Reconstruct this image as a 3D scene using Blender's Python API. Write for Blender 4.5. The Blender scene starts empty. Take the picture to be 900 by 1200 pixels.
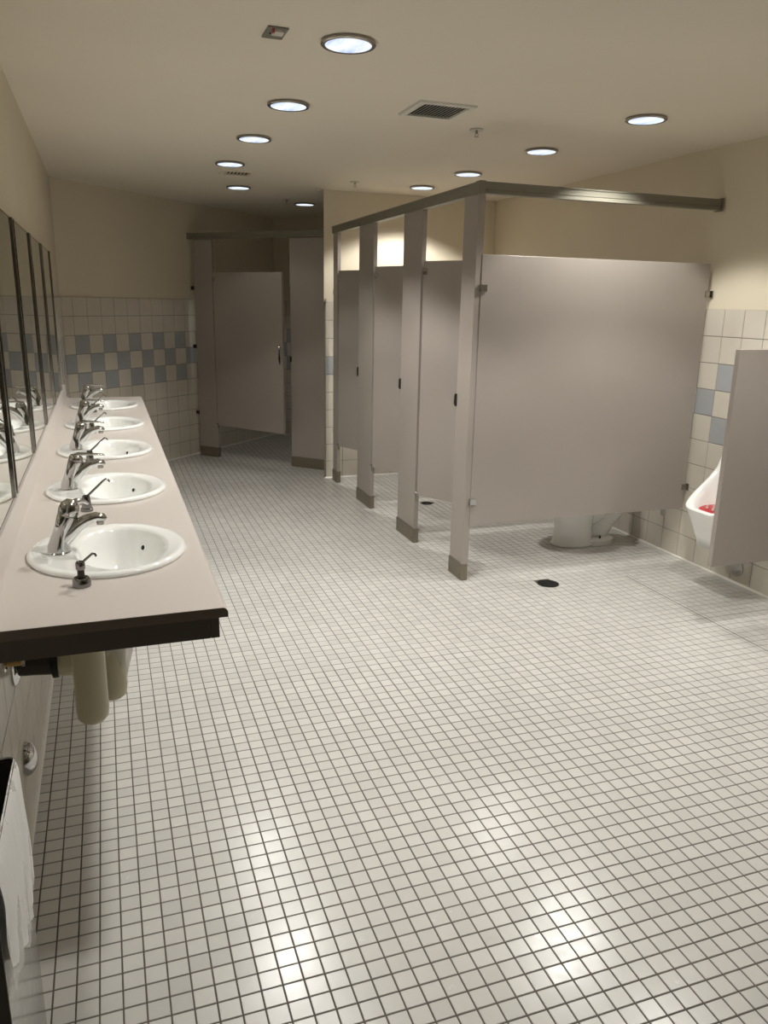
import bpy, bmesh, math, random
from mathutils import Vector, Matrix
random.seed(7)
SC = bpy.context.scene
COL = SC.collection
PI = math.pi

# ---------------------------------------------------------------- camera, world, exposure
CAM_R = ((0.94339, -0.33116, 0.01852), (-0.06938, -0.25162, -0.96534), (0.32434, 0.90941, -0.26035))
cd = bpy.data.cameras.new('camera'); cam = bpy.data.objects.new('camera', cd); COL.objects.link(cam)
r, d, f = [Vector(v) for v in CAM_R]
M = Matrix((r, -d, -f)).transposed().to_4x4(); M.translation = (0.3114, 0.0, 1.5556)
cam.matrix_world = M
cd.sensor_fit = 'VERTICAL'; cd.sensor_height = 36.0; cd.sensor_width = 27.0
cd.lens = 909.42 * 36 / 1200
cd.clip_start = 0.05; cd.clip_end = 60
SC.camera = cam
w = bpy.data.worlds.new('world'); SC.world = w; w.use_nodes = True
w.node_tree.nodes['Background'].inputs[0].default_value = (1, .93, .8, 1)
w.node_tree.nodes['Background'].inputs[1].default_value = 0.005
SC.view_settings.view_transform = 'Standard'; SC.view_settings.look = 'None'
SC.view_settings.gamma = 1.0; SC.view_settings.use_curve_mapping = False
SC.view_settings.exposure = 0.0
LAMP_W = 97.0
LAMP_CONE = 112
LAMP_COL = (1.0, .985, .94)

CEIL = 2.455
TP = .1555            # wall tile pitch
FT = .0508            # floor tile pitch
FX, FY = .859 * FT, .754 * FT
XR = 3.712; XS = 2.176; YW = 6.703; CD = 7.0137; CE = 9.25; YREAR = -4.2
S2 = math.sqrt(.5)

# ---------------------------------------------------------------- materials
def lin(c):
    return tuple(((v/255)/12.92 if v/255 <= .04045 else ((v/255+.055)/1.055)**2.4) for v in c)
def mat(name, col, rough=.5, metal=0., bump=0., bscale=200., var=0., vscale=3., coat=0., emit=None, estr=0., trans=0., alpha=1., spec=.5, rvar=0.):
    m = bpy.data.materials.new(name); m.use_nodes = True
    nt = m.node_tree; b = nt.nodes['Principled BSDF']
    b.inputs['Base Color'].default_value = (*col, 1); b.inputs['Roughness'].default_value = rough
    b.inputs['Metallic'].default_value = metal; b.inputs['Specular IOR Level'].default_value = spec
    b.inputs['Coat Weight'].default_value = coat
    b.inputs['Transmission Weight'].default_value = trans; b.inputs['Alpha'].default_value = alpha
    geo = nt.nodes.new('ShaderNodeNewGeometry')
    if emit:
        b.inputs['Emission Color'].default_value = (*emit, 1); b.inputs['Emission Strength'].default_value = estr
    if var or rvar:
        n = nt.nodes.new('ShaderNodeTexNoise'); n.inputs['Scale'].default_value = vscale; n.inputs['Detail'].default_value = 5
        nt.links.new(geo.outputs['Position'], n.inputs['Vector'])
        if var:
            mr = nt.nodes.new('ShaderNodeMapRange'); mr.inputs[1].default_value = .3; mr.inputs[2].default_value = .7
            mr.inputs[3].default_value = 1-var; mr.inputs[4].default_value = 1+var
            nt.links.new(n.outputs['Fac'], mr.inputs[0])
            mx = nt.nodes.new('ShaderNodeVectorMath'); mx.operation = 'SCALE'; mx.inputs[0].default_value = col
            nt.links.new(mr.outputs[0], mx.inputs['Scale']); nt.links.new(mx.outputs[0], b.inputs['Base Color'])
        if rvar:
            m2 = nt.nodes.new('ShaderNodeMapRange'); m2.inputs[1].default_value = .3; m2.inputs[2].default_value = .7
            m2.inputs[3].default_value = rough-rvar; m2.inputs[4].default_value = rough+rvar
            nt.links.new(n.outputs['Fac'], m2.inputs[0]); nt.links.new(m2.outputs[0], b.inputs['Roughness'])
    if bump:
        n = nt.nodes.new('ShaderNodeTexNoise'); n.inputs['Scale'].default_value = bscale; n.inputs['Detail'].default_value = 3
        nt.links.new(geo.outputs['Position'], n.inputs['Vector'])
        bp = nt.nodes.new('ShaderNodeBump'); bp.inputs['Strength'].default_value = bump; bp.inputs['Distance'].default_value = .002
        nt.links.new(n.outputs['Fac'], bp.inputs['Height']); nt.links.new(bp.outputs[0], b.inputs['Normal'])
    return m

M_wall = mat('cream_paint', (.68, .61, .475), .7, bump=.25, bscale=90, var=.03, vscale=1.2)
M_ceil = mat('ceiling_paint', (.74, .675, .56), .8, bump=.25, bscale=70, var=.03, vscale=.9)
M_grout = mat('floor_grout', (.085, .072, .058), .85, var=.25, vscale=6)
M_wgrout = mat('wall_grout', (.24, .22, .18), .8)
M_tile = mat('beige_wall_tile', (.60, .555, .475), .22, bump=.05, bscale=25, var=.04, vscale=5)
M_blue = mat('blue_grey_wall_tile', (.36, .37, .378), .22, bump=.05, bscale=25, var=.04, vscale=5)
M_part = mat('taupe_partition', (.355, .315, .28), .42, bump=.12, bscale=500, var=.03, vscale=1.5)
M_alu = mat('anodised_rail', (.23, .215, .17), .45, .25)
M_shoe = mat('brushed_shoe', (.27, .24, .19), .36, .85, bump=.1, bscale=300)
M_chrome = mat('chrome', (.58, .58, .58), .06, 1.)
M_gun = mat('gunmetal_chrome', (.26, .255, .25), .12, 1.)
M_dchrome = mat('worn_chrome', (.33, .31, .28), .22, 1.)
M_steel = mat('stainless', (.4, .385, .36), .16, 1., rvar=.05, vscale=40)
M_dsteel = mat('dark_steel', (.05, .045, .04), .35, .7)
M_porc = mat('white_porcelain', (.90, .90, .87), .08, coat=.5)
M_lam = mat('pinkish_laminate', (.60, .545, .505), .3)
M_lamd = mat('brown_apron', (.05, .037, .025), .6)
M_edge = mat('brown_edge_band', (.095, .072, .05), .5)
M_mirror = mat('mirror_glass', (.80, .83, .78), .01, 1.)
M_black = mat('black_void', (.008, .007, .006), .7)
M_cream = mat('cream_plastic', (.50, .46, .31), .4)
M_red = mat('red_rubber', (.42, .004, .012), .4)
M_white = mat('white_enamel', (.62, .59, .52), .45)
M_caulk = mat('white_cove_lip', (.66, .64, .58), .2)
M_bag = mat('white_bin_liner', (.78, .77, .76), .38, alpha=.93, bump=.5, bscale=30)
M_clear = mat('clear_plastic', (.75, .73, .68), .22, alpha=.45, bump=.5, bscale=40)
M_drain = mat('drain_grate', (.03, .03, .028), .45, .8)

def floor_tile_mat():
    m = bpy.data.materials.new('floor_tile'); m.use_nodes = True
    nt = m.node_tree; b = nt.nodes['Principled BSDF']; L = nt.links
    geo = nt.nodes.new('ShaderNodeNewGeometry')
    sub = nt.nodes.new('ShaderNodeVectorMath'); sub.operation = 'SUBTRACT'; sub.inputs[1].default_value = (FX, FY, 0)
    L.new(geo.outputs['Position'], sub.inputs[0])
    dv = nt.nodes.new('ShaderNodeVectorMath'); dv.operation = 'SCALE'; dv.inputs['Scale'].default_value = 1/FT
    L.new(sub.outputs[0], dv.inputs[0])
    fl = nt.nodes.new('ShaderNodeVectorMath'); fl.operation = 'FLOOR'; L.new(dv.outputs[0], fl.inputs[0])
    mk = nt.nodes.new('ShaderNodeVectorMath'); mk.operation = 'MULTIPLY'; mk.inputs[1].default_value = (1, 1, 0); L.new(fl.outputs[0], mk.inputs[0])
    wn = nt.nodes.new('ShaderNodeTexWhiteNoise'); L.new(mk.outputs[0], wn.inputs['Vector'])
    n = nt.nodes.new('ShaderNodeTexNoise'); n.inputs['Scale'].default_value = 1.6; n.inputs['Detail'].default_value = 4; L.new(geo.outputs['Position'], n.inputs['Vector'])
    n2 = nt.nodes.new('ShaderNodeTexNoise'); n2.inputs['Scale'].default_value = 25; n2.inputs['Detail'].default_value = 6; n2.inputs['Roughness'].default_value = .7; L.new(geo.outputs['Position'], n2.inputs['Vector'])
    a = nt.nodes.new('ShaderNodeMath'); a.operation = 'MULTIPLY_ADD'; a.inputs[1].default_value = .10; a.inputs[2].default_value = .86; L.new(wn.outputs['Value'], a.inputs[0])
    c = nt.nodes.new('ShaderNodeMath'); c.operation = 'MULTIPLY_ADD'; c.inputs[1].default_value = .14; L.new(n.outputs['Fac'], c.inputs[0]); L.new(a.outputs[0], c.inputs[2])
    e = nt.nodes.new('ShaderNodeMath'); e.operation = 'MULTIPLY_ADD'; e.inputs[1].default_value = .05; L.new(n2.outputs['Fac'], e.inputs[0]); L.new(c.outputs[0], e.inputs[2])
    mx = nt.nodes.new('ShaderNodeVectorMath'); mx.operation = 'SCALE'; mx.inputs[0].default_value = (.51, .495, .465)
    L.new(e.outputs[0], mx.inputs['Scale']); L.new(mx.outputs[0], b.inputs['Base Color'])
    mr = nt.nodes.new('ShaderNodeMapRange'); mr.inputs[1].default_value = .3; mr.inputs[2].default_value = .7; mr.inputs[3].default_value = .19; mr.inputs[4].default_value = .28
    L.new(n2.outputs['Fac'], mr.inputs[0]); L.new(mr.outputs[0], b.inputs['Roughness'])
    # each tile sits at a very slightly different tilt, fine surface grain
    n3 = nt.nodes.new('ShaderNodeTexNoise'); n3.inputs['Scale'].default_value = 260; n3.inputs['Detail'].default_value = 2; L.new(geo.outputs['Position'], n3.inputs['Vector'])
    bp = nt.nodes.new('ShaderNodeBump'); bp.inputs['Strength'].default_value = .12; bp.inputs['Distance'].default_value = .0006
    L.new(n3.outputs['Fac'], bp.inputs['Height'])
    vm = nt.nodes.new('ShaderNodeVectorMath'); vm.operation = 'MULTIPLY_ADD'
    vm.inputs[1].default_value = (.02, .02, 0); L.new(wn.outputs['Color'], vm.inputs[0]); L.new(bp.outputs[0], vm.inputs[2])
    nm = nt.nodes.new('ShaderNodeVectorMath'); nm.operation = 'NORMALIZE'; L.new(vm.outputs[0], nm.inputs[0]); L.new(nm.outputs[0], b.inputs['Normal'])
    b.inputs['Specular IOR Level'].default_value = .5
    return m
M_ft = floor_tile_mat()

def lens_mat():
    m = bpy.data.materials.new('lamp_lens'); m.use_nodes = True
    nt = m.node_tree; nt.nodes.clear(); L = nt.links
    o = nt.nodes.new('ShaderNodeOutputMaterial'); e = nt.nodes.new('ShaderNodeEmission'); L.new(e.outputs[0], o.inputs[0])
    t = nt.nodes.new('ShaderNodeTexCoord'); n = nt.nodes.new('ShaderNodeTexNoise'); n.inputs['Scale'].default_value = 22
    mp = nt.nodes.new('ShaderNodeMapping'); mp.inputs['Scale'].default_value = (1, .25, 1)
    L.new(t.outputs['Object'], mp.inputs[0]); L.new(mp.outputs[0], n.inputs['Vector'])
    cr = nt.nodes.new('ShaderNodeValToRGB'); cr.color_ramp.elements[0].position = .35; cr.color_ramp.elements[1].position = .65
    cr.color_ramp.elements[0].color = (.52, .62, .86, 1); cr.color_ramp.elements[1].color = (.95, 1, 1, 1)
    L.new(n.outputs['Fac'], cr.inputs[0]); L.new(cr.outputs[0], e.inputs[0]); e.inputs[1].default_value = 1.15
    return m
M_lens = lens_mat()

# ---------------------------------------------------------------- helpers
def link(name, bm, m, parent=None, smooth=False, mats=None):
    me = bpy.data.meshes.new(name); bm.normal_update(); bm.to_mesh(me); bm.free()
    for mm in (mats or [m]): me.materials.append(mm)
    if smooth:
        for p in me.polygons: p.use_smooth = True
    o = bpy.data.objects.new(name, me); COL.objects.link(o)
    if parent: o.parent = parent
    return o
def autosmooth(o, ang=40):
    me = o.data
    for p in me.polygons: p.use_smooth = True
    me.set_sharp_from_angle(angle=math.radians(ang))
    return o
def thing(name, label, cat, loc=(0, 0, 0), rz=0, group=None):
    o = bpy.data.objects.new(name, None); COL.objects.link(o); o.location = loc; o.rotation_euler = (0, 0, rz)
    o.empty_display_size = .05
    o['label'] = label; o['category'] = cat; o['kind'] = 'thing'
    if group: o['group'] = group
    return o
def tag(o, label, cat, group=None):
    o['label'] = label; o['category'] = cat; o['kind'] = 'thing'
    if group: o['group'] = group
    return o
def dup(root, loc, label=None, rz=None):
    r_ = root.copy(); COL.objects.link(r_); r_.location = loc
    if rz is not None: r_.rotation_euler = (0, 0, rz)
    if label: r_['label'] = label
    def rec(src, dst):
        for ch in list(src.children):
            c = ch.copy(); COL.objects.link(c); c.parent = dst; rec(ch, c)
    rec(root, r_)
    return r_
def box(bm, x0, x1, y0, y1, z0, z1, bev=0.):
    t = bmesh.new()
    v = [t.verts.new((x, y, z)) for z in (z0, z1) for y in (y0, y1) for x in (x0, x1)]
    for q in ((0, 2, 3, 1), (4, 5, 7, 6), (0, 1, 5, 4), (1, 3, 7, 5), (3, 2, 6, 7), (2, 0, 4, 6)):
        t.faces.new([v[i] for i in q])
    if bev: bmesh.ops.bevel(t, geom=t.edges[:], offset=bev, segments=2, profile=.5, affect='EDGES')
    me = bpy.data.meshes.new('t'); t.to_mesh(me); t.free(); bm.from_mesh(me); bpy.data.meshes.remove(me)
    return bm
def bx(*a, **k): return box(bmesh.new(), *a, **k)
def frame_from(t):
    t = t.normalized(); up = Vector((0, 0, 1)) if abs(t.z) < .95 else Vector((1, 0, 0))
    s = t.cross(up).normalized(); return s, s.cross(t).normalized()
def loft(bm, path, rad, n=16, cap=True, up=None):
    """path points, rad = list of (side, height) radii"""
    pts = [Vector(p) for p in path]; rings = []
    for i, p in enumerate(pts):
        t = (pts[min(i+1, len(pts)-1)] - pts[max(i-1, 0)])
        if up is not None:
            s = t.normalized().cross(Vector(up)).normalized(); u = s.cross(t.normalized())
        else: s, u = frame_from(t)
        a, b = rad[i] if isinstance(rad[i], tuple) else (rad[i], rad[i])
        rings.append([bm.verts.new(p + s*math.cos(k*2*PI/n)*a + u*math.sin(k*2*PI/n)*b) for k in range(n)])
    for i in range(len(rings)-1):
        for k in range(n):
            bm.faces.new((rings[i][k], rings[i][(k+1) % n], rings[i+1][(k+1) % n], rings[i+1][k]))
    if cap:
        bm.faces.new(rings[0][::-1]); bm.faces.new(rings[-1])
    bmesh.ops.recalc_face_normals(bm, faces=bm.faces[:])
    return bm
def lathe(bm, prof, n=32, c=(0, 0), axis='z', capb=True, capt=True):
    rings = []
    for r_, z in prof:
        rg = []
        for k in range(n):
            a = k*2*PI/n; x, y = r_*math.cos(a), r_*math.sin(a)
            rg.append(bm.verts.new((c[0]+x, c[1]+y, z) if axis == 'z' else ((z, c[0]+x, c[1]+y))))
        rings.append(rg)
    for i in range(len(rings)-1):
        for k in range(n): bm.faces.new((rings[i][k], rings[i][(k+1) % n], rings[i+1][(k+1) % n], rings[i+1][k]))
    if capb: bm.faces.new(rings[0][::-1])
    if capt: bm.faces.new(rings[-1])
    bmesh.ops.recalc_face_normals(bm, faces=bm.faces[:])
    return bm
def rings_mesh(bm, rings, closed=True, capa=False, capb=False):
    R = [[bm.verts.new(p) for p in rg] for rg in rings]; n = len(R[0])
    for i in range(len(R)-1):
        for k in range(n if closed else n-1): bm.faces.new((R[i][k], R[i][(k+1) % n], R[i+1][(k+1) % n], R[i+1][k]))
    if capa: bm.faces.new(R[0][::-1])
    if capb: bm.faces.new(R[-1])
    bmesh.ops.recalc_face_normals(bm, faces=bm.faces[:])
    return bm
def struct(name, bm, m, **k):
    o = link(name, bm, m, **k); o['kind'] = 'structure'; return o
def prism(bm, poly, z0, z1):
    a = [bm.verts.new((x, y, z0)) for x, y in poly]; b = [bm.verts.new((x, y, z1)) for x, y in poly]
    n = len(poly)
    for i in range(n): bm.faces.new((a[i], a[(i+1) % n], b[(i+1) % n], b[i]))
    bm.faces.new(a[::-1]); bm.faces.new(b)
    bmesh.ops.recalc_face_normals(bm, faces=bm.faces[:]); return bm
def wallprism(p, q, th, z0=0, z1=CEIL):
    """vertical slab whose visible face runs p->q; thickness th to the right of travel"""
    p, q = Vector(p), Vector(q); dd = (q-p).normalized(); nn = Vector((dd.y, -dd.x))*th
    return prism(bmesh.new(), [tuple(p), tuple(q), tuple(q+nn), tuple(p+nn)], z0, z1)

# ---------------------------------------------------------------- large structure
# room outline points
P_LF = (0., CD)                       # left wall meets the 45 degree wall
P_BK = (2.204, 2.204+CD)              # end of the 45 degree wall
blk = YW - 2.115                      # block face: y - x = blk
e = (P_BK[0]+P_BK[1]) - 0             # back wall of far stall : x + y = e
P_BB = ((e-blk)/2, (e+blk)/2)         # back wall meets block face
fl_poly = [(-.05, YREAR-.05), (XR+.05, YREAR-.05), (XR+.05, P_BK[1]+.1), (-.05, P_BK[1]+.1)]
o_floor = struct('floor', prism(bmesh.new(), fl_poly, -.06, -.0014), M_grout)
struct('ceiling', prism(bmesh.new(), fl_poly, CEIL, CEIL+.08), M_ceil)
PW = .008   # tile stands proud of the paint
w_left = struct('wall_left', bx(-.12, -PW, YREAR-.05, CD+.1, 0, CEIL), M_wall)
w_right = struct('wall_right', bx(XR+PW, XR+.12, YREAR-.05, P_BK[1], 0, CEIL), M_wall)
struct('wall_rear', bx(-.12, XR+.12, YREAR-.12, YREAR, 0, CEIL), M_wall)
q = PW*S2
w_far = struct('wall_far', wallprism((P_BK[0]-q+.1, P_BK[1]+q+.1), (-q-.1, CD+q-.1), .12), M_wall)
w_back = struct('wall_back', wallprism((P_BB[0]+q+.15, P_BB[1]+q-.15), (P_BK[0]+q-.1, P_BK[1]+q+.1), .12), M_wall)
# block between the row of stalls and the far stall
w_cen = struct('wall_centre', prism(bmesh.new(), [(2.115+.003, YW+PW), (XR+.05, YW+PW), (XR+.05, P_BB[1]+.3), (P_BB[0]+.3, P_BB[1]+.3)], 0, CEIL), M_wall)

# ---- floor tiles
def ftile_me():
    bm = bmesh.new(); h = (FT-.0034)/2; i = h-.0011
    t = [bm.verts.new((sx*i, sy*i, 0)) for sx, sy in ((-1, -1), (1, -1), (1, 1), (-1, 1))]
    b = [bm.verts.new((sx*h, sy*h, -.0014)) for sx, sy in ((-1, -1), (1, -1), (1, 1), (-1, 1))]
    bm.faces.new(t)
    for k in range(4): bm.faces.new((b[k], b[(k+1) % 4], t[(k+1) % 4], t[k]))
    me = bpy.data.meshes.new('tile'); bm.normal_update(); bm.to_mesh(me); bm.free(); me.materials.append(M_ft); return me
FTM = ftile_me()
def inside(x, y):
    if x < .01 or x > XR or y < YREAR: return False
    if y - x > CD: return False
    if y > YW and y - x < blk: return False
    if x + y > e: return False
    return True
JX = 3.165                                        # expansion joint running with the room
cand = []
nx = int(XR/FT)+1
for i in range(-1, nx+1):
    for j in range(int(-1.2/FT)-1, int(9.4/FT)+1):
        x = FX+(i+.5)*FT; y = FY+(j+.5)*FT
        if inside(x-.02, y) and inside(x+.02, y) or inside(x, y-.02) and inside(x, y): cand.append((x, y))
DRAINS = [(2.64, 3.675, .064), (2.672, 5.60, .05)]
cand = [c for c in cand if all((c[0]-a)**2+(c[1]-b)**2 > (r_*.9)**2 for a, b, r_ in DRAINS)]
fwd = Vector(CAM_R[2]); rt = Vector(CAM_R[0]); dn = Vector(CAM_R[1])
def seen(x, y):
    v = Vector((x-.3114, y, -1.5556)); z = v.dot(fwd)
    if z < .2: return None
    u = 450+909.4*v.dot(rt)/z; w_ = 600+909.4*v.dot(dn)/z
    return z if (-10 < u < 910 and w_ < 1215) else None
vis = sorted([(seen(*c), c) for c in cand if seen(*c)])
near = set(c for _, c in vis[:296])
for c in sorted(near):
    o = bpy.data.objects.new('tile', FTM); COL.objects.link(o); o.parent = o_floor; o.location = (c[0], c[1], random.uniform(-.0002, .0002))
V = []; F = []
h = (FT-.0034)/2; ii = h-.0011
for c in cand:
    if c in near: continue
    x, y = c; k = len(V); dz = random.uniform(-.0002, .0002)
    if y > 3.0 or y < .3:
        V += [(x-h, y-h, dz), (x+h, y-h, dz), (x+h, y+h, dz), (x-h, y+h, dz)] + [(x-h, y-h, -.0014), (x+h, y-h, -.0014), (x+h, y+h, -.0014), (x-h, y+h, -.0014)]
    else:
        V += [(x-ii, y-ii, dz), (x+ii, y-ii, dz), (x+ii, y+ii, dz), (x-ii, y+ii, dz)] + [(x-h, y-h, -.0014), (x+h, y-h, -.0014), (x+h, y+h, -.0014), (x-h, y+h, -.0014)]
    F += [(k, k+1, k+2, k+3)] + [(k+4+a, k+4+(a+1) % 4, k+(a+1) % 4, k+a) for a in range(4)]
me = bpy.data.meshes.new('floor_tiles'); me.from_pydata(V, [], F); me.materials.append(M_ft)
o = bpy.data.objects.new('floor_tiles', me); COL.objects.link(o); o.parent = o_floor; o['kind'] = 'stuff'
# dark soft joint strip
j = link('joint_strip', bx(JX-.002, JX+.002, -1.0, 3.66, -.0014, .0003), M_black, o_floor)

# ---- wall tiles
def wtile_me(w_, h_, m):
    bm = bmesh.new(); g = .0013; b_ = .0018; d_ = .0035
    x0, x1, z0, z1 = g, w_-g, g, h_-g
    lo = [bm.verts.new(p) for p in ((x0, d_, z0), (x1, d_, z0), (x1, d_, z1), (x0, d_, z1))]
    hi = [bm.verts.new(p) for p in ((x0+b_, 0, z0+b_), (x1-b_, 0, z0+b_), (x1-b_, 0, z1-b_), (x0+b_, 0, z1-b_))]
    bm.faces.new(hi)
    for k in range(4): bm.faces.new((lo[k], lo[(k+1) % 4], hi[(k+1) % 4], hi[k]))
    me = bpy.data.meshes.new('tile'); bm.normal_update(); bm.to_mesh(me); bm.free(); me.materials.append(m); return me
TC = {}
def tilewall(wall, origin, ang, length, phase, par, indiv, rows=10):
    """tiles in the local frame x=along wall, -y = into the room; ang = z rotation; phase = first joint; indiv(s,k) -> bool"""
    R = Matrix.Translation(origin) @ Matrix.Rotation(ang, 4, 'Z')
    # grout bed
    bm = bx(0, length, .0022, PW+.004, 0, rows*TP-.001)
    bmesh.ops.transform(bm, matrix=R, verts=bm.verts[:]); link('grout_bed', bm, M_wgrout, wall)
    cols = []; s = 0.; c = 0
    if phase > .004: cols.append((0., phase, -1)); s = phase
    while s < length-.004:
        cols.append((s, min(TP, length-s), c)); s += TP; c += 1
    st = {M_tile: ([], []), M_blue: ([], [])}
    for s, w_, c in cols:
        for k in range(rows):
            blue = k in (5, 6, 7) and ((c+k+par) % 2 == 0)
            m = M_blue if blue else M_tile
            key = (round(w_, 4), blue)
            if key not in TC: TC[key] = wtile_me(w_, TP, m)
            if indiv(s+w_/2, k):
                o = bpy.data.objects.new('tile', TC[key]); COL.objects.link(o); o.parent = wall
                o.matrix_world = R @ Matrix.Translation((s, 0, k*TP)) @ Matrix.Rotation(random.uniform(-.003, .003), 4, 'Z') @ Matrix.Rotation(random.uniform(-.003, .003), 4, 'X')
            else:
                vs, fs = st[m]; b = len(vs)
                for v in TC[key].vertices: vs.append(R @ (v.co+Vector((s, 0, k*TP))))
                for p in TC[key].polygons: fs.append([b+i for i in p.vertices])
    for m, (vs, fs) in st.items():
        if vs:
            me = bpy.data.meshes.new('rear_tiles'); me.from_pydata(vs, [], fs); me.materials.append(m)
            o = bpy.data.objects.new('plain_tiles' if m is M_tile else 'blue_tiles', me); COL.objects.link(o); o.parent = wall; o['kind'] = 'stuff'
# left wall: faces +X.  local x = world -... rotate 90deg: local x -> +Y, local -y -> +X
tilewall(w_left, (0, -1.3, 0), PI/2, CD+1.3, .1, 0, lambda s, k: 2.7 < s < 5.0 and k < 5)
# right wall: faces -X: local x -> -Y (ang -90), local -y -> -X
rs = YW+.02
tilewall(w_right, (XR, rs, 0), -PI/2, rs+1.2, (rs-3.88) % TP, (int((rs-3.88)//TP)) % 2 + 0, lambda s, k: 3.0 < rs-s < 4.9)
# 45 wall: from back end to left wall. faces (+X,-Y): local x -> direction (1,1)/sqrt2 => ang 45, local -y -> (sin45,-cos45) ok
Lf = P_BK[0]/S2
tilewall(w_far, (0, CD, 0), PI/4, Lf, .081/S2, 1, lambda s, k: (s < 1.75) or k < 2)
# block front wall faces -Y : ang 0
tilewall(w_cen, (2.118, YW, 0), 0, XR-2.118, .015, 0, lambda s, k: s < .9)
# block side face (faces -X,+Y) : local x from P_BB to corner; ang = 225
Lb = (P_BB[0]-2.115)/S2
tilewall(w_cen, (P_BB[0], P_BB[1], 0), PI*1.25, Lb, .0, 1, lambda s, k: False)
# back wall faces (-X,-Y): local x along (1,-1)/sqrt2: ang=-45
Lk = math.dist(P_BK, P_BB)
tilewall(w_back, (P_BK[0], P_BK[1], 0), -PI/4, Lk, .0, 0, lambda s, k: False)
# white cove lip where tile meets the floor
def lip(name, p, q_, tk=.012, hh=.011):
    p, q_ = Vector(p), Vector(q_); dd = (q_-p).normalized(); nn = Vector((dd.y, -dd.x))
    bm = bmesh.new()
    prof = [(-.002, 0), (tk, 0), (tk, .003), (tk*.6, hh*.75), (0, hh), (-.002, hh)]
    rings_mesh(bm, [[(*(p+nn*a), z) for a, z in prof], [(*(q_+nn*a), z) for a, z in prof]], capa=True, capb=True)
    struct(name, bm, M_caulk)
lip('baseboard_right', (XR, YREAR), (XR, YW)) if False else lip('baseboard_right', (XR, YW), (XR, YREAR)) if False else None
def lip2(name, p, q_, side):
    a = (p, q_) if side > 0 else (q_, p); lip(name, a[0], a[1])
lip2('baseboard_right', (XR, YREAR), (XR, YW), -1)
lip2('baseboard_left', (0, YREAR), (0, CD), 1)
lip2('baseboard_far', P_LF, P_BK, 1)
lip2('baseboard_centre', (2.118, YW), (XR, YW), 1)
lip2('baseboard_back', P_BK, P_BB, 1)
# bullnose strip closing the top of the tiling on the walls in view
# ---------------------------------------------------------------- ceiling lights
LIGHTS = [(1.21, 2.995, 'nearest of the downlights in the left-hand ceiling row', 1.), (1.21, 3.975, 'second nearest downlight of the left-hand ceiling row', 1.),
 (1.20, 4.83, 'third downlight along the left-hand ceiling row', 1.), (1.20, 5.75, 'fourth downlight in the left-hand row, just before the small dark grille', .42),
 (1.44, 6.88, 'downlight just beyond the small dark ceiling grille', .06), (2.205, 7.73, 'farthest downlight, over the angled stall at the back', .2),
 (2.90, 3.53, 'biggest downlight at the right, over the side partition panel', 1.), (2.86, 4.46, 'second downlight of the right-hand row, over the stalls', 1.),
 (2.83, 5.42, 'third downlight of the right-hand row, left of the rail corner', 1.), (2.79, 6.19, 'farthest downlight of the right-hand row, above the stall rail', 1.),
 (1.15, 1.74, 'downlight above the near end of the counter', 1.),
 (2.90, 2.57, 'downlight above the open floor beside the urinal screen', 1.), (2.92, 1.6, 'downlight over the near right part of the floor', .6)]
def make_light():
    t = thing('downlight', '', 'ceiling light', group='round recessed downlights')
    bm = lathe(bmesh.new(), [(.0845, -.012), (.096, -.013), (.1, -.010), (.1, -.002), (.094, 0), (.083, 0)], 40, capb=False, capt=False)
    bmesh.ops.recalc_face_normals(bm, faces=bm.faces[:])
    autosmooth(link('trim_ring', bm, M_dchrome, t))
    bm = lathe(bmesh.new(), [(.0845, -.0115), (.0845, -.010)], 40); link('lens', bm, M_lens, t)
    return t
proto = make_light()
downs = [proto] + [dup(proto, (0, 0, 0)) for _ in LIGHTS[1:]]
for o, (x, y, lab, pw) in zip(downs, LIGHTS):
    o.location = (x, y, CEIL-.0005); o['label'] = 'round white ' + lab
    ld = bpy.data.lights.new('lamp', 'SPOT'); ld.shadow_soft_size = .07; ld.energy = LAMP_W*pw; ld.color = LAMP_COL; ld.spot_size = math.radians(128 if y > 5.9 and x > 2.5 else LAMP_CONE); ld.spot_blend = .3
    lo = bpy.data.objects.new('lamp', ld); COL.objects.link(lo); lo.parent = o; lo.location = (0, 0, -.02)

# ---------------------------------------------------------------- ceiling fittings
def grille(label, cx, cy, wx, wy, ns, along_y, framem, fr, group):
    t = thing('ceiling_vent', label, 'vent', (cx, cy, CEIL), group=group)
    bm = bmesh.new(); a, b = wx/2, wy/2
    for z in [0]:
        out = [(-a, -b), (a, -b), (a, b), (-a, b)]; inn = [(-a+fr, -b+fr), (a-fr, -b+fr), (a-fr, b-fr), (-a+fr, b-fr)]
        rings_mesh(bm, [[(x, y, -.0005) for x, y in out], [(x*.97, y*.97, -.009) for x, y in out], [(x, y, -.011) for x, y in inn], [(x, y, -.001) for x, y in inn]])
    link('frame', bm, framem, t)
    link('dark_duct', bx(-a+fr, a-fr, -b+fr, b-fr, -.0015, -.0005), M_black, t)
    for k in range(ns):
        s = -a+fr+(k+.5)*(wx-2*fr)/ns; wd = (wx-2*fr)/ns*.24
        bm = bmesh.new()
        rings_mesh(bm, [[(s+wd*1.6, yy, -.002), (s+wd*1.6-.002, yy, -.0018), (s-wd*1.6, yy, -.0105), (s-wd*1.6+.002, yy, -.011)] for yy in (-b+fr, b-fr)], capa=True, capb=True)
        link('slat', bm, framem, t)
    return t
grille('large square cream ceiling grille with slanted slats between the lights', 1.895, 3.79, .29, .30, 13, True, M_white, .03, 'ceiling grilles')
grille('small dark ceiling grille at the back of the left-hand light row', 1.31, 6.13, .25, .22, 7, True, M_wall, .035, 'ceiling grilles')
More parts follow.
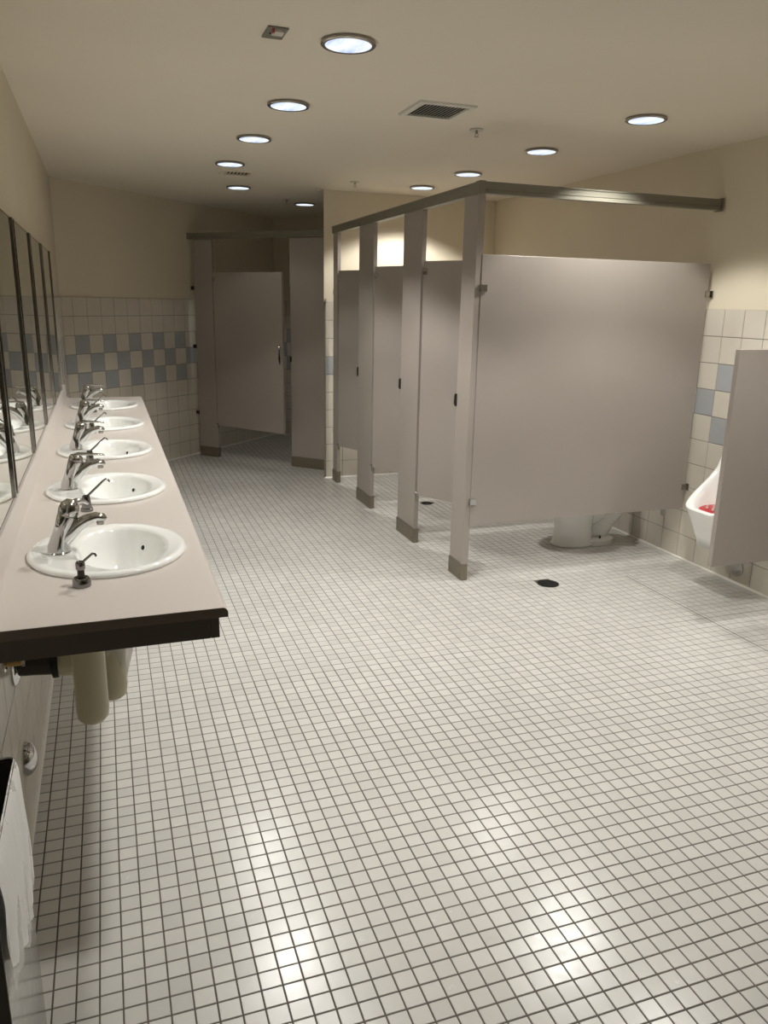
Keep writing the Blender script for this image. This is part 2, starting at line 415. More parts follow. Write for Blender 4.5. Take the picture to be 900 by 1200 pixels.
def sprinkler(x, y, label):
    t = thing('sprinkler', label, 'sprinkler', (x, y, CEIL), group='ceiling sprinklers')
    autosmooth(link('escutcheon', lathe(bmesh.new(), [(.036, -.0005), (.038, -.004), (.034, -.009), (.02, -.005)], 24), M_white, t))
    bm = lathe(bmesh.new(), [(.007, -.004), (.007, -.02), (.004, -.022)], 12)
    for s in (-1, 1): loft(bm, [(s*.006, 0, -.02), (s*.011, 0, -.027), (s*.003, 0, -.036)], [.0016]*3, 6)
    autosmooth(link('head', bm, M_dchrome, t))
    autosmooth(link('deflector', lathe(bmesh.new(), [(.013, -.037), (.013, -.039)], 16), M_dchrome, t))
sprinkler(2.255, 4.10, 'sprinkler head right of the large ceiling grille')
sprinkler(2.222, 6.17, 'sprinkler head above the far part of the stall rail')
sprinkler(1.98, 7.5, 'sprinkler head above the angled far stall')
t = thing('ceiling_sensor', 'small rectangular grey detector plate on the ceiling near the nearest downlight', 'detector', (.943, 2.99, CEIL))
bm = bx(-.036, .036, -.06, .06, -.006, -.0005, bev=.0015); link('plate', bm, M_alu, t)
link('slot', bx(-.02, .022, -.006, .006, -.0075, -.0055), M_black, t)
link('tab', bx(-.016, .022, -.052, -.010, -.016, -.0055, bev=.002), M_white, t)
link('indicator', bx(-.020, -.012, -.055, -.040, -.018, -.0055), mat('red_plastic', (.35, .05, .05), .4), t)
t = thing('ceiling_hook', 'tiny white ceiling fitting at the top of the wall corner before the far stall', 'fitting', (2.06, 6.66, CEIL))
autosmooth(link('disc', lathe(bmesh.new(), [(.028, -.0005), (.028, -.006), (.01, -.012), (.009, -.022)], 16), M_white, t))

# ---------------------------------------------------------------- partitions
PT = .028
def bracket(parent, x, y, z, rz=0, m=None):
    bm = bmesh.new()
    box(bm, -.018, .022, -.004, .004, -.017, .017, bev=.001); box(bm, -.022, -.016, -.015, .015, -.020, .020, bev=.001)
    lathe(bm, [(.005, .004), (.005, .0065)], 8, axis='z') if False else None
    bmesh.ops.transform(bm, matrix=Matrix.Translation((x, y, z)) @ Matrix.Rotation(rz, 4, 'Z'), verts=bm.verts[:])
    return link('bracket', bm, m or M_dchrome, parent)
def pilaster(label, loc, rz, wd, th=.03, top=2.105, group=None):
    """board spans local x 0..wd along its width, local y 0..th depth"""
    t = thing('pilaster', label, 'partition post', loc, rz, group)
    link('panel', bx(0, wd, 0, th, .004, top, bev=.002), M_part, t)
    link('shoe', bx(-.004, wd+.004, -.005, th+.004, .0005, .1, bev=.0015), M_shoe, t)
    for xx in (.02, wd-.02): link('screw', bx(xx-.004, xx+.004, -.0065, -.0052, .028, .036), M_dchrome, t)
    return t
GP = 'tall posts along the front of the stall row'
# row along Y: width runs towards -Y: local x -> -Y => rz=-90 ; local y -> +X
PIL = [(6.620, 6.494, 'narrow taupe stall post closest to the wall corner'), (5.898, 5.560, 'taupe stall post between the two farther doors of the row'),
       (4.949, 4.632, 'broad taupe stall post between the two nearer doors of the row'), (4.041, 3.866, 'nearest taupe stall post, at the corner with the big side panel')]
pls = []
for a, b, lab in PIL: pls.append(pilaster(lab, (XS, a, 0), -PI/2, a-b, group=GP))
bm = bx(.166, .179, -.004, .036, .1, 2.10, bev=.001); link('edge_channel', bm, M_part, pls[3])
# strike plates on the latch edges
for a, p in ((.0, 1), (0., 2), (0., 3)):
    bm = bmesh.new(); box(bm, -.010, .010, -.007, .034, .995, 1.065, bev=.001); link('strike_plate', bm, M_dsteel, pls[p])
    bm = bmesh.new(); box(bm, -.013, -.003, -.010, .002, 1.003, 1.057, bev=.001); link('strike_bumper', bm, M_chrome, pls[p])
bracket(pls[0], -.025, .015, 1.635, PI); bracket(pls[0], -.025, .015, .447, PI)
def sdoor(label, hinge, rz, wd, z0=.333, z1=1.806, group=None, latch=False, flip=1):
    t = thing('stall_door', label, 'stall door', (hinge[0], hinge[1], 0), rz, group)  # a stall door, hinged on its post
    link('panel', bx(.004, wd, -PT/2, PT/2, z0, z1, bev=.002), M_part, t)
    f_ = flip
    bm = bmesh.new(); box(bm, .001, .034, -PT/2-.006, PT/2+.006, z1-.082, z1-.045, bev=.002)
    link('top_hinge', bm, M_chrome, t)
    bm = bmesh.new(); loft(bm, [(-.022, 0, z0+.016), (.0, 0, z0+.010), (.03, 0, z0+.012)], [(.013, .006), (.017, .010), (.013, .005)], 10)
    loft(bm, [(-.004, 0, z0+.004), (-.004, 0, z0-.035)], [.011, .006], 8)
    autosmooth(link('bottom_hinge', bm, M_dchrome, t))
    if latch:
        bm = lathe(bmesh.new(), [(.022, PT/2), (.022, PT/2+.006), (.014, PT/2+.022), (.004, PT/2+.028)], 16)
        # turn knob faces the room: rotate lathe z axis to y
        bmesh.ops.transform(bm, matrix=Matrix.Translation((wd-.030, 0, 1.135)) @ Matrix.Rotation(PI/2, 4, 'X'), verts=bm.verts[:])
        autosmooth(link('latch_knob', bm, M_chrome, t))
        bm = loft(bmesh.new(), [(wd-.030, -PT/2-.012, 1.115), (wd-.028, -PT/2-.018, 1.08), (wd-.026, -PT/2-.018, 1.03), (wd-.027, -PT/2-.012, .985)], [.004, .006, .009, .003], 10)
        autosmooth(link('pull_handle', bm, M_dsteel, t))
    else:
        link('latch_plate', bx(wd-.05, wd-.005, -PT/2-.004, PT/2+.004, 1.005, 1.055, bev=.001), M_dsteel, t)
    return t
GD = 'stall doors of the right-hand row standing ajar'
# closed direction -Y, opening inwards (+X): angle = -90deg + a
for (yh, a, lab) in ((6.486, 23, 'farthest stall door of the row, narrow in view beside the wall corner'),
                     (5.552, 26, 'middle stall door of the row, standing slightly open'),
                     (4.624, 32, 'nearest stall door of the row, ajar above a floor drain')):
    sdoor(lab, (XS+.018, yh), math.radians(-90+a), .585, group=GD)
# head rail
def rail(name, label, p, q_, depth=.045, z0=2.105, z1=2.162, group=None):
    t = thing(name, label, 'rail', (p[0], p[1], 0), math.atan2(q_[1]-p[1], q_[0]-p[0]), group)
    L_ = math.dist(p, q_)
    prof = [(-depth/2, z0), (-depth/2, z0+.014), (-depth/2+.003, z0+.016), (-depth/2+.003, z0+.019), (-depth/2, z0+.021), (-depth/2, z1-.008), (-depth/2-.004, z1-.006), (-depth/2-.004, z1), (depth/2+.004, z1), (depth/2+.004, z1-.006), (depth/2, z1-.008), (depth/2, z0)]
    bm = rings_mesh(bmesh.new(), [[(s, y, z) for y, z in prof] for s in (0, L_)], capa=True, capb=True)
    link('bar', bm, M_alu, t)
    return t, L_
GH = 'head rails over the stalls'
rail('head_rail', 'long grey metal rail running over the front of the stall row', (XS+.016, 3.868), (XS+.016, 6.637), group=GH)
t, L_ = rail('head_rail', 'grey metal rail over the big side panel, ending at the right wall', (XS+.006, 3.868), (XR-.002, 3.868), group=GH)
link('corner_cap', bx(-.016, .016, -.029, .03, 2.1, 2.166, bev=.002), M_alu, t)
link('end_bracket', bx(L_-.012, L_+.0015, -.03, .03, 2.098, 2.168, bev=.002), M_dchrome, t)
u = (S2, -S2)
p0 = (1.141, CE-1.141); p1 = ((CE-blk)/2-.004, (CE+blk)/2+.004)
rail('head_rail', 'grey metal rail above the angled far stall door', p0, p1, z0=2.112, z1=2.168, group=GH)
# side panel
t = thing('side_partition', 'big taupe panel walling the stall row from the urinals', 'partition panel', (2.207, 3.868, 0))
link('board', bx(0, XR-2.207-.022, -PT/2+.004, PT/2+.004, .333, 1.81, bev=.002), M_part, t)
for z in (1.64, .472):
    bracket(t, XR-2.207-.019, -.012, z, PI); bracket(t, .012, -.016, z, 0, M_chrome)
# dividers between the stalls
for y, lab in ((4.79, 'taupe divider between the first and second stalls, seen under the doors'), (5.73, 'taupe divider between the second and third stalls, seen under the doors')):
    t = thing('stall_divider', lab, 'partition panel', (XS+.035, y, 0), group='dividers inside the stall row')
    link('board', bx(0, XR-XS-.057, -PT/2, PT/2, .333, 1.806, bev=.002), M_part, t)
    for z in (1.64, .472): bracket(t, XR-XS-.054, -.018, z, PI)
# far stall, front plane x+y=CE
GF = 'posts of the angled far stall'
pilL = pilaster('dark taupe post beside the tiled far wall, left of the angled stall door', (1.174, CE-1.174, 0), -PI/4, .222, group=GF)
bracket(pilL, -.03, .015, 1.66, PI, M_dsteel); bracket(pilL, -.03, .015, 1.10, PI, M_dsteel); bracket(pilL, -.03, .015, .44, PI, M_dsteel)
pR = (1.952, CE-1.952)
pilR = pilaster('wide taupe post right of the angled stall door, meeting the wall corner', (*pR, 0), -PI/4, (2.30-1.952)/S2, group=GF)
link('strike_plate', bx(-.004, .012, -.006, .004, 1.00, 1.05), M_dsteel, pilR)
sdoor('wide stall door in the dim angled far stall, pulled slightly outward', (1.342, CE-1.342+.012), math.radians(-53), .875, .33, 1.806, latch=True)

# ---------------------------------------------------------------- counter
ZC = .86; CY0, CY1 = 1.72, 5.97; CX = .541
SINKS = [2.24, 3.02, 3.83, 4.645, 5.47]; SX = .282; RX, RY = .213, .243
t_ct = thing('vanity_counter', 'long pinkish-beige counter running along the left wall with five oval basins', 'counter', (0, 0, 0))
def counter_top():
    bm = bmesh.new(); NS = 48; hx, hy = RX-.018, RY-.018
    xa, xb = .045, .515
    ys = [CY0]
    for s in SINKS: ys += [s-.30, s+.30]
    ys.append(CY1)
    def slab(z, flip):
        fs = []
        for i in range(0, len(ys), 2):
            a, b = ys[i], ys[i+1]
            v = [bm.verts.new(p) for p in ((xa, a, z), (xb, a, z), (xb, b, z), (xa, b, z))]; bm.faces.new(v if not flip else v[::-1])
        loops = []
        for s in SINKS:
            inner, outer = [], []
            for k in range(NS):
                an = 2*PI*k/NS; c_, s_ = math.cos(an), math.sin(an)
                inner.append(bm.verts.new((SX+hx*c_, s+hy*s_, z)))
                # project on rectangle
                tx = (xb-SX)/c_ if c_ > 1e-6 else ((xa-SX)/c_ if c_ < -1e-6 else 1e9)
                ty = .30/abs(s_) if abs(s_) > 1e-6 else 1e9
                tt = min(tx, ty); outer.append(bm.verts.new((SX+tt*c_, s+tt*s_, z)))
            for k in range(NS):
                q_ = (inner[k], outer[k], outer[(k+1) % NS], inner[(k+1) % NS]); bm.faces.new(q_ if not flip else q_[::-1])
            # rectangle corners
            for cx_, cy_ in ((xb, s+.3), (xa, s+.3), (xa, s-.3), (xb, s-.3)):
                near_ = sorted(outer, key=lambda v_: (v_.co.x-cx_)**2+(v_.co.y-cy_)**2)
                va = [v_ for v_ in near_[:4] if abs(v_.co.x-cx_) < 1e-4][:1]; vb = [v_ for v_ in near_[:4] if abs(v_.co.y-cy_) < 1e-4][:1]
                if va and vb and va[0] is not vb[0]: bm.faces.new((va[0], bm.verts.new((cx_, cy_, z)), vb[0]))
            loops.append(inner)
        return loops
    A = slab(ZC, False); B = slab(ZC-.024, True)
    for a, b in zip(A, B):
        for k in range(NS): bm.faces.new((a[k], a[(k+1) % NS], b[(k+1) % NS], b[k]))
    for y in (CY0, CY1):
        v = [bm.verts.new(p) for p in ((xa, y, ZC), (xb, y, ZC), (xb, y, ZC-.024), (xa, y, ZC-.024))]; bm.faces.new(v)
    bmesh.ops.remove_doubles(bm, verts=bm.verts[:], dist=1e-5)
    bmesh.ops.recalc_face_normals(bm, faces=bm.faces[:]); return bm
link('worktop', counter_top(), M_lam, t_ct)
# rounded front nosing
prof = [(.515, ZC)] + [(CX-.013+.013*math.sin(a), ZC-.013+.013*math.cos(a)) for a in [k*PI/12 for k in range(7)]] + [(CX, ZC-.024), (.515, ZC-.024)]
autosmooth(link('front_edge', rings_mesh(bmesh.new(), [[(x, y, z) for x, z in prof] for y in (CY0, CY1)], capa=True, capb=True), M_lam, t_ct), 30)
# backsplash with a cove at its foot
prof = [(.002, ZC-.024), (.05, ZC-.024), (.05, ZC)] + [(.05-.022*math.sin(a), ZC+.013-.013*math.cos(a)) for a in [k*PI/12 for k in range(7)]] + [(.028, .948), (.024, .955), (.002, .955)]
autosmooth(link('backsplash', rings_mesh(bmesh.new(), [[(x, y, z) for x, z in prof] for y in (CY0, CY1)], capa=True, capb=True), M_lam, t_ct), 30)
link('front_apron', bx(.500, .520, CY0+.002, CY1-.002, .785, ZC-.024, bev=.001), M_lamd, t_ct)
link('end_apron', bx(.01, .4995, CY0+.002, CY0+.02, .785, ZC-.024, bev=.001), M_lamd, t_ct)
link('end_apron', bx(.01, .4995, CY1-.02, CY1-.002, .785, ZC-.024, bev=.001), M_lam, t_ct)
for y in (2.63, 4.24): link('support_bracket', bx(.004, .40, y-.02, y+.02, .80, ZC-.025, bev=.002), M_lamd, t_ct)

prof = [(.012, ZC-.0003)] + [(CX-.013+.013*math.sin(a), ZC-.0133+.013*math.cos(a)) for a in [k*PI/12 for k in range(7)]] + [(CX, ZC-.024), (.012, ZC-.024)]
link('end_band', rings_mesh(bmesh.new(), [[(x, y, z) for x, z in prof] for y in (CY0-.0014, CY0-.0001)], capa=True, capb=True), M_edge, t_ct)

# sinks
def make_sink():
    t = thing('sink', '', 'sink', (SX, 0, ZC), group='oval basins in the counter')
    N = 56; bx_, rbx, rby = .034, .118, .192
    def ring(rx, ry, cx, z): return [(cx+rx*math.cos(2*PI*k/N), ry*math.sin(2*PI*k/N), z) for k in range(N)]
    rg = [ring(RX-.01, RY-.01, 0, .0005), ring(RX, RY, 0, .001), ring(RX+.001, RY+.001, 0, .007), ring(RX-.004, RY-.004, 0, .013), ring(RX-.014, RY-.014, 0, .0155), ring(RX-.026, RY-.026, .004, .0135),
          ring(rbx+.02, rby+.014, .031, .0125), ring(rbx+.008, rby+.008, .033, .010), ring(rbx, rby, bx_, .002), ring(rbx-.010, rby-.012, bx_, -.03),
          ring(rbx-.022, rby-.03, bx_, -.075), ring(rbx-.042, rby-.06, bx_-.004, -.115), ring(rbx-.075, rby-.115, bx_-.008, -.138), ring(.022, .022, bx_-.01, -.145)]
    bm = rings_mesh(bmesh.new(), rg, capb=True)
    o = link('basin', bm, M_porc, t, smooth=True)
    # bowl seen from below
    rg = [ring(RX-.03, RY-.03, 0, -.0005)] + [ring(rbx+.008, rby+.006, bx_, -.03), ring(rbx-.01, rby-.02, bx_, -.08), ring(rbx-.035, rby-.05, bx_, -.125), ring(.03, .03, bx_-.01, -.155)]
    link('basin_underside', rings_mesh(bmesh.new(), rg, capb=True), M_porc, t, smooth=True)
    bm = lathe(bmesh.new(), [(.021, -.1445), (.021, -.1415), (.014, -.1425), (.012, -.1445)], 20, c=(bx_-.01, 0)); autosmooth(link('drain_ring', bm, M_chrome, t))
    an = math.radians(52); px_, py_ = bx_+(rbx-.0145)*math.cos(an), (rby-.0185)*math.sin(an)
    nrm = Vector((-math.cos(an)/rbx, -math.sin(an)/rby, 0)).normalized()*.93+Vector((0, 0, .34))
    MM = Matrix.Translation((px_, py_, -.042)) @ nrm.to_track_quat('Z', 'Y').to_matrix().to_4x4()
    bm = lathe(bmesh.new(), [(.010, -.003), (.010, .0022), (.0078, .0028), (.0072, .001)], 16); bmesh.ops.transform(bm, matrix=MM, verts=bm.verts[:]); autosmooth(link('overflow_ring', bm, M_porc, t))
    bm = lathe(bmesh.new(), [(.0076, -.003), (.0076, .0022)], 16); bmesh.ops.transform(bm, matrix=MM, verts=bm.verts[:]); link('overflow_hole', bm, M_black, t)
    return t
ORD = ['nearest', 'second nearest', 'middle', 'second farthest', 'farthest']
sk = make_sink()
for n, y in enumerate(SINKS):
    o = sk if n == 0 else dup(sk, (0, 0, 0))
    o.location = (SX, y, ZC); o['label'] = f'{ORD[n]} white oval porcelain basin of the five set in the counter'

# faucets
def make_faucet(raised):
    t = thing('faucet', '', 'faucet', (0, 0, 0), group='chrome faucets on the basins')
    # origin at base centre (x=.155,z=ZC+.0125)
    bm = lathe(bmesh.new(), [(.0, 0.), (.029, 0.0), (.030, .004), (.027, .008)], 24, capb=False, capt=False); bmesh.ops.scale(bm, vec=(1, 1.1, 1), verts=bm.verts[:])
    autosmooth(link('base_plate', bm, M_chrome, t))
    bm = loft(bmesh.new(), [(-.001, 0, .003), (.001, 0, .02), (.007, 0, .045), (.016, 0, .072), (.026, 0, .098), (.030, 0, .108)],
              [(.030, .030), (.0295, .029), (.0245, .024), (.023, .023), (.026, .025), (.0245, .023)], 24, up=(0, 1, 0))
    autosmooth(link('body', bm, M_chrome, t), 60)
    bm = loft(bmesh.new(), [(.004, 0, .030), (.024, 0, .050), (.050, 0, .074), (.078, 0, .090), (.104, 0, .097), (.121, 0, .093), (.127, 0, .088)],
              [(.022, .026), (.022, .024), (.020, .019), (.0185, .0155), (.0175, .013), (.0165, .011), (.011, .006)], 20, up=(0, 0, 1))
    autosmooth(link('spout', bm, M_chrome, t), 60)
    autosmooth(link('aerator', lathe(bmesh.new(), [(.0095, .074), (.0105, .078), (.0105, .088)], 16, c=(.112, 0)), M_dchrome, t))
    rng = lathe(bmesh.new(), [(.0255, 0), (.0265, .002), (.0255, .004)], 24, capb=False, capt=False)
    bmesh.ops.transform(rng, matrix=Matrix.Translation((.030, 0, .106)) @ Matrix.Rotation(math.radians(22), 4, 'Y'), verts=rng.verts[:])
    autosmooth(link('collar', rng, M_dchrome, t))
    bm = bmesh.new()
    if raised:   # lever turned away and lifted
        loft(bm, [(.028, 0, .106), (.033, 0, .118), (.040, .0, .132), (.046, 0, .142), (.05, 0, .147)], [(.0255, .025), (.0275, .027), (.026, .025), (.019, .018), (.004, .004)], 20, up=(0, 1, 0))
        loft(bm, [(.040, 0, .136), (.056, .014, .142), (.072, .028, .137), (.082, .038, .126)], [(.013, .010), (.012, .007), (.010, .006), (.006, .004)], 14, up=(0, 0, 1))
    else:
        loft(bm, [(.028, 0, .106), (.031, 0, .116), (.034, 0, .124), (.036, 0, .130)], [(.025, .024), (.0255, .0245), (.021, .020), (.008, .008)], 20, up=(0, 1, 0))
        loft(bm, [(.014, 0, .124), (.040, 0, .130), (.070, 0, .129), (.100, 0, .127), (.124, 0, .124), (.130, 0, .121)], [(.010, .004), (.016, .007), (.0125, .005), (.010, .004), (.008, .0035), (.003, .002)], 14, up=(0, 0, 1))
    autosmooth(link('lever_handle', bm, M_chrome, t), 60)
    return t
f1 = make_faucet(True); f2 = make_faucet(False)
for n, y in enumerate(SINKS):
    o = f1 if n == 0 else (f2 if n == 1 else dup(f2, (0, 0, 0)))
    o.location = (.153, y-.025, ZC+.0125)
    o['label'] = (['curved chrome faucet with its lever raised, on the nearest basin', 'chrome faucet with level lever on the second nearest basin', 'chrome faucet with level lever on the middle basin',
                   'chrome faucet with level lever on the second farthest basin', 'chrome faucet with level lever on the farthest basin, by the tiled wall'])[n]

# soap dispensers
def make_soap(short):
    t = thing('soap_dispenser', '', 'soap dispenser', (0, 0, 0), group='chrome soap pumps in the counter')
    if short:
        autosmooth(link('collar', lathe(bmesh.new(), [(.022, 0), (.0225, .003), (.0215, .018), (.017, .023)], 24), M_gun, t))
        autosmooth(link('stem', lathe(bmesh.new(), [(.009, .022), (.0085, .044)], 16), M_dsteel, t))
        autosmooth(link('pump_head', lathe(bmesh.new(), [(.010, .043), (.0115, .046), (.0115, .060), (.009, .064)], 20), M_gun, t))
        autosmooth(link('spout', loft(bmesh.new(), [(.004, 0, .060), (.018, -.004, .073), (.030, -.008, .084), (.036, -.009, .083), (.039, -.010, .077)], [.0035, .0032, .003, .003, .0028], 10), M_gun, t))
    else:
        autosmooth(link('collar', lathe(bmesh.new(), [(.020, 0), (.0205, .004), (.0195, .010), (.015, .013)], 24), M_gun, t))
        autosmooth(link('pump_head', lathe(bmesh.new(), [(.0165, .011), (.016, .02), (.0125, .05), (.011, .053)], 20), M_gun, t))
        autosmooth(link('spout', loft(bmesh.new(), [(.004, 0, .050), (.03, 0, .074), (.058, 0, .100), (.066, 0, .106), (.073, 0, .104), (.078, 0, .096)], [.0042, .004, .0036, .0034, .0032, .003], 10), M_gun, t))
    # bottle hanging under the counter
    bm = lathe(bmesh.new(), [(.018, -.03), (.038, -.06), (.0405, -.08), (.0405, -.34), (.038, -.36), (.028, -.372), (.01, -.376)], 28)
    autosmooth(link('bottle', bm, M_cream, t), 50)
    return t
s1 = make_soap(True); s2 = make_soap(False)
for n, y in enumerate((1.962, 2.71, 3.55, 4.36, 5.18)):
    o = s1 if n == 0 else (s2 if n == 1 else dup(s2, (0, 0, 0)))
    o.location = (.216, y, ZC+.0005)
    o['label'] = ['short chrome soap pump before the nearest basin, cream bottle beneath the counter', 'tall chrome soap pump between the nearest and second basins', 'tall chrome soap pump between the second and middle basins',
                  'tall chrome soap pump between the middle and fourth basins', 'tall chrome soap pump between the fourth and farthest basins'][n]

# drain trap with cream insulation below the first basin
y = 2.25
t = thing('drain_trap', 'cream-covered drain pipe under the nearest basin with a chrome wall flange', 'pipe', (0, 0, 0))
autosmooth(link('tailpiece_cover', lathe(bmesh.new(), [(.034, .70), (.042, .66), (.044, .44), (.040, .41), (.026, .398)], 24, c=(.262, y)), M_cream, t), 50)
autosmooth(link('trap_cover', loft(bmesh.new(), [(.235, y, .52), (.20, y, .525), (.14, y, .53), (.118, y, .53)], [.040, .040, .040, .036], 22), M_cream, t), 50)
autosmooth(link('trap_collar', loft(bmesh.new(), [(.120, y, .53), (.104, y, .53), (.100, y, .53)], [.042, .042, .03], 22), M_black, t), 50)
autosmooth(link('trap_arm', loft(bmesh.new(), [(.105, y, .53), (.055, y, .535), (.004, y, .538)], [.032]*3, 20), M_dsteel, t), 50)
bm = lathe(bmesh.new(), [(.058, .0005), (.058, .006), (.05, .014), (.032, .019)], 28, c=(y, .538), axis='x'); autosmooth(link('wall_flange', bm, M_chrome, t))
# crumpled clear bag
bm = bmesh.new(); rg = []
for i in range(9):
    v = i/8; z = .72-.27*v; rr = .05+.012*math.sin(v*PI)-.02*v**3
    rg.append([(.268+(rr+.006*math.sin(7*a+5*v)+random.uniform(-.003, .003))*math.cos(a), 2.25+.012+(rr+.006*math.sin(5*a+9*v)+random.uniform(-.003, .003))*math.sin(a), z+.010*math.sin(3*a)) for a in [2*PI*k/28 for k in range(28)]])
rings_mesh(bm, rg)
link('plastic_wrap', bm, M_clear, t, smooth=True)['label'] = 'crumpled clear plastic wrap'
# supply stop
t = thing('supply_valve', 'small brass and chrome supply stop low on the wall under the counter end', 'valve', (0, 0, 0))
autosmooth(link('flange', lathe(bmesh.new(), [(.022, .0005), (.022, .003), (.012, .008)], 20, c=(2.10, .612), axis='x'), M_chrome, t))
autosmooth(link('stem', loft(bmesh.new(), [(.006, 2.10, .612), (.045, 2.10, .612)], [.008, .008], 12), mat('brass', (.5, .33, .12), .3, 1.), t))
autosmooth(link('handle', loft(bmesh.new(), [(.045, 2.10, .612), (.053, 2.10, .612)], [(.018, .010), (.016, .009)], 12), M_chrome, t))
# mirrors
MG = 'framed mirrors above the counter'
edges = [1.80, 2.555, 3.30, 4.04, 4.79, 5.56]
for n in range(5):
    a, b = edges[n]+.03, edges[n+1]-.02
    t = thing('mirror', f'{ORD[n]} steel-framed wall mirror of the five above the counter', 'mirror', (0, (a+b)/2, 0), group=MG)
    h_ = (b-a)/2; z0, z1 = .962, 1.83; fw = .010
    link('glass', bx(.018, .0195, -h_+.004, h_-.004, z0+.004, z1-.004), M_mirror, t)
    bm = bmesh.new()
    for (ya, yb, za, zb) in ((-h_, -h_+fw, z0, z1), (h_-fw, h_, z0, z1), (-h_+fw, h_-fw, z0, z0+.004), (-h_+fw, h_-fw, z1-.006, z1)): box(bm, .012, .026 if zb-za > .1 else .0205, ya, yb, za, zb, bev=.0012)
    link('frame', bm, M_steel, t)
    link('backing', bx(.0005, .0175, -h_+.002, h_-.002, z0+.002, z1-.002), M_white, t)

# ---------------------------------------------------------------- wall covers, waste bin
def dome(name, label, axis_x, y, z, r_, hgt, sgn):
    bm = lathe(bmesh.new(), [(r_, .0005), (r_, .004), (r_*.9, hgt*.45), (r_*.65, hgt*.8), (r_*.3, hgt*.97), (.003, hgt)], 32, c=(0, 0), axis='x')
    if sgn < 0: bmesh.ops.scale(bm, vec=(-1, 1, 1), verts=bm.verts[:]); bmesh.ops.recalc_face_normals(bm, faces=bm.faces[:])
    o = autosmooth(link(name, bm, M_steel if sgn < 0 else M_chrome), 50); o.location = (axis_x, y, z)
    return o
tag(dome('valve_cover', '', 0, 2.285, .215, .052, .035, 1), 'shiny chrome dome low on the left wall behind the bin', 'wall cover')
tag(dome('cleanout_cover', '', XR, 3.367, .095, .050, .006, -1), 'round dull metal disc on the wall tiles below the urinal screen', 'wall cover')
# semi-recessed steel bin
bc, y0, y1, zt = .105, 1.075, 1.398, .742
t = thing('waste_bin', 'steel wall bin at the lower left, open at the top', 'bin', (0, 0, 0))
bm = bmesh.new(); th = .002
box(bm, bc-th, bc, y0, y1, .012, zt); box(bm, .001, bc-th, y1-th, y1, .012, zt); box(bm, .001, bc-th, y0, y0+th, .012, zt)
box(bm, .001, bc-th, y0+th, y1-th, .012, .016)
link('shell', bm, M_steel, t)
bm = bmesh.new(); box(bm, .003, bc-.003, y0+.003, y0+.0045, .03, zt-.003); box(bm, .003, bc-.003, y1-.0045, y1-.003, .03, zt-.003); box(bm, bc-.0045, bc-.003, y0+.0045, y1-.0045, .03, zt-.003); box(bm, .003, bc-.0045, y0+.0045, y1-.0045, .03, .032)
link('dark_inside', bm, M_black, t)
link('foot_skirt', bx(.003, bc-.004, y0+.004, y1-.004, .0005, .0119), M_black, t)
link('near_face', bx(.002, bc-.001, y0-.0018, y0-.0002, .013, zt-.001), M_dsteel, t)
def liner(off, zbot, jag, seed):
    rnd = random.Random(seed); bm = bmesh.new(); nu, nv = 30, 22; G = []
    path = []
    for i in range(nu+1):
        uu = i/nu
        # rim path: along the outer rim then round the far corner to the wall
        if uu < .78: yy = y0+.004+(y1-y0-.004)*uu/.78; xx = bc; nx_, ny_ = 1, 0
        else: vv = (uu-.78)/.22; yy = y1; xx = bc-(bc-.02)*vv; nx_, ny_ = 0, 1
        if abs(uu-.78) < .05: nx_, ny_ = S2, S2
        path.append((xx, yy, nx_, ny_, uu))
    for (xx, yy, nx_, ny_, uu) in path:
        row = []
        L_ = zt-zbot(uu)
        for jv in range(nv+1):
            v = jv/nv
            bul = off*(math.sin(min(1, v*1.6)*PI/2)*(1-.35*v))+.004
            fold = .003*math.sin(uu*26+3*v+seed)*v+.002*math.sin(uu*61+v*7)*math.sqrt(v)
            sink_ = 0
            if v < .05: bul = -.003+(v/.05)*.006
            row.append(bm.verts.new((xx+nx_*(bul+fold), yy+ny_*(bul*.7+fold), zt+(.004 if v < .05 else 0)-L_*v+rnd.uniform(-.001, .001))))
        G.append(row)
    for i in range(nu):
        for jv in range(nv): bm.faces.new((G[i][jv], G[i+1][jv], G[i+1][jv+1], G[i][jv+1]))
    return bm
t = thing('bin_liner', 'white plastic liner folded out over the rim of the steel bin', 'bin liner', (0, 0, 0))
link('outer_fold', liner(.009, lambda u_: .575-.10*math.sin(min(u_, .70)/.70*PI*.6) if u_ < .8 else .50+.5*(u_-.8), 0, 3), M_bag, t, smooth=True)
link('clear_fold', liner(.006, lambda u_: .50-.05*math.exp(-((u_-.45)/.10)**2)-.07*max(0, u_-.4) if u_ < .8 else .45, 0, 5), M_clear, t, smooth=True)

# ---------------------------------------------------------------- floor drains
for n, (x, y, r_) in enumerate(DRAINS):
    t = thing('floor_drain', ['round black floor drain in the open tiles before the big side panel', 'round dark floor drain inside the nearest row stall, seen under its door'][n], 'drain', (x, y, 0), group='floor drains')
    autosmooth(link('rim', lathe(bmesh.new(), [(r_, -.001), (r_, .0018), (r_-.005, .0026), (r_-.007, .0005)], 32, capb=False, capt=False), M_drain, t))
    link('pit', lathe(bmesh.new(), [(r_-.004, -.0012), (r_-.004, .0008)], 32), M_black, t)
    bm = bmesh.new()
    for k in range(-4, 5):
        yy = k*(r_-.008)/4.6; hw = math.sqrt(max(0, (r_-.006)**2-yy**2)); box(bm, -hw, hw, yy-.0022, yy+.0022, .0009, .0020)
    box(bm, -.003, .003, -(r_-.008), r_-.008, .0009, .0021)
    link('grate', bm, M_drain, t)

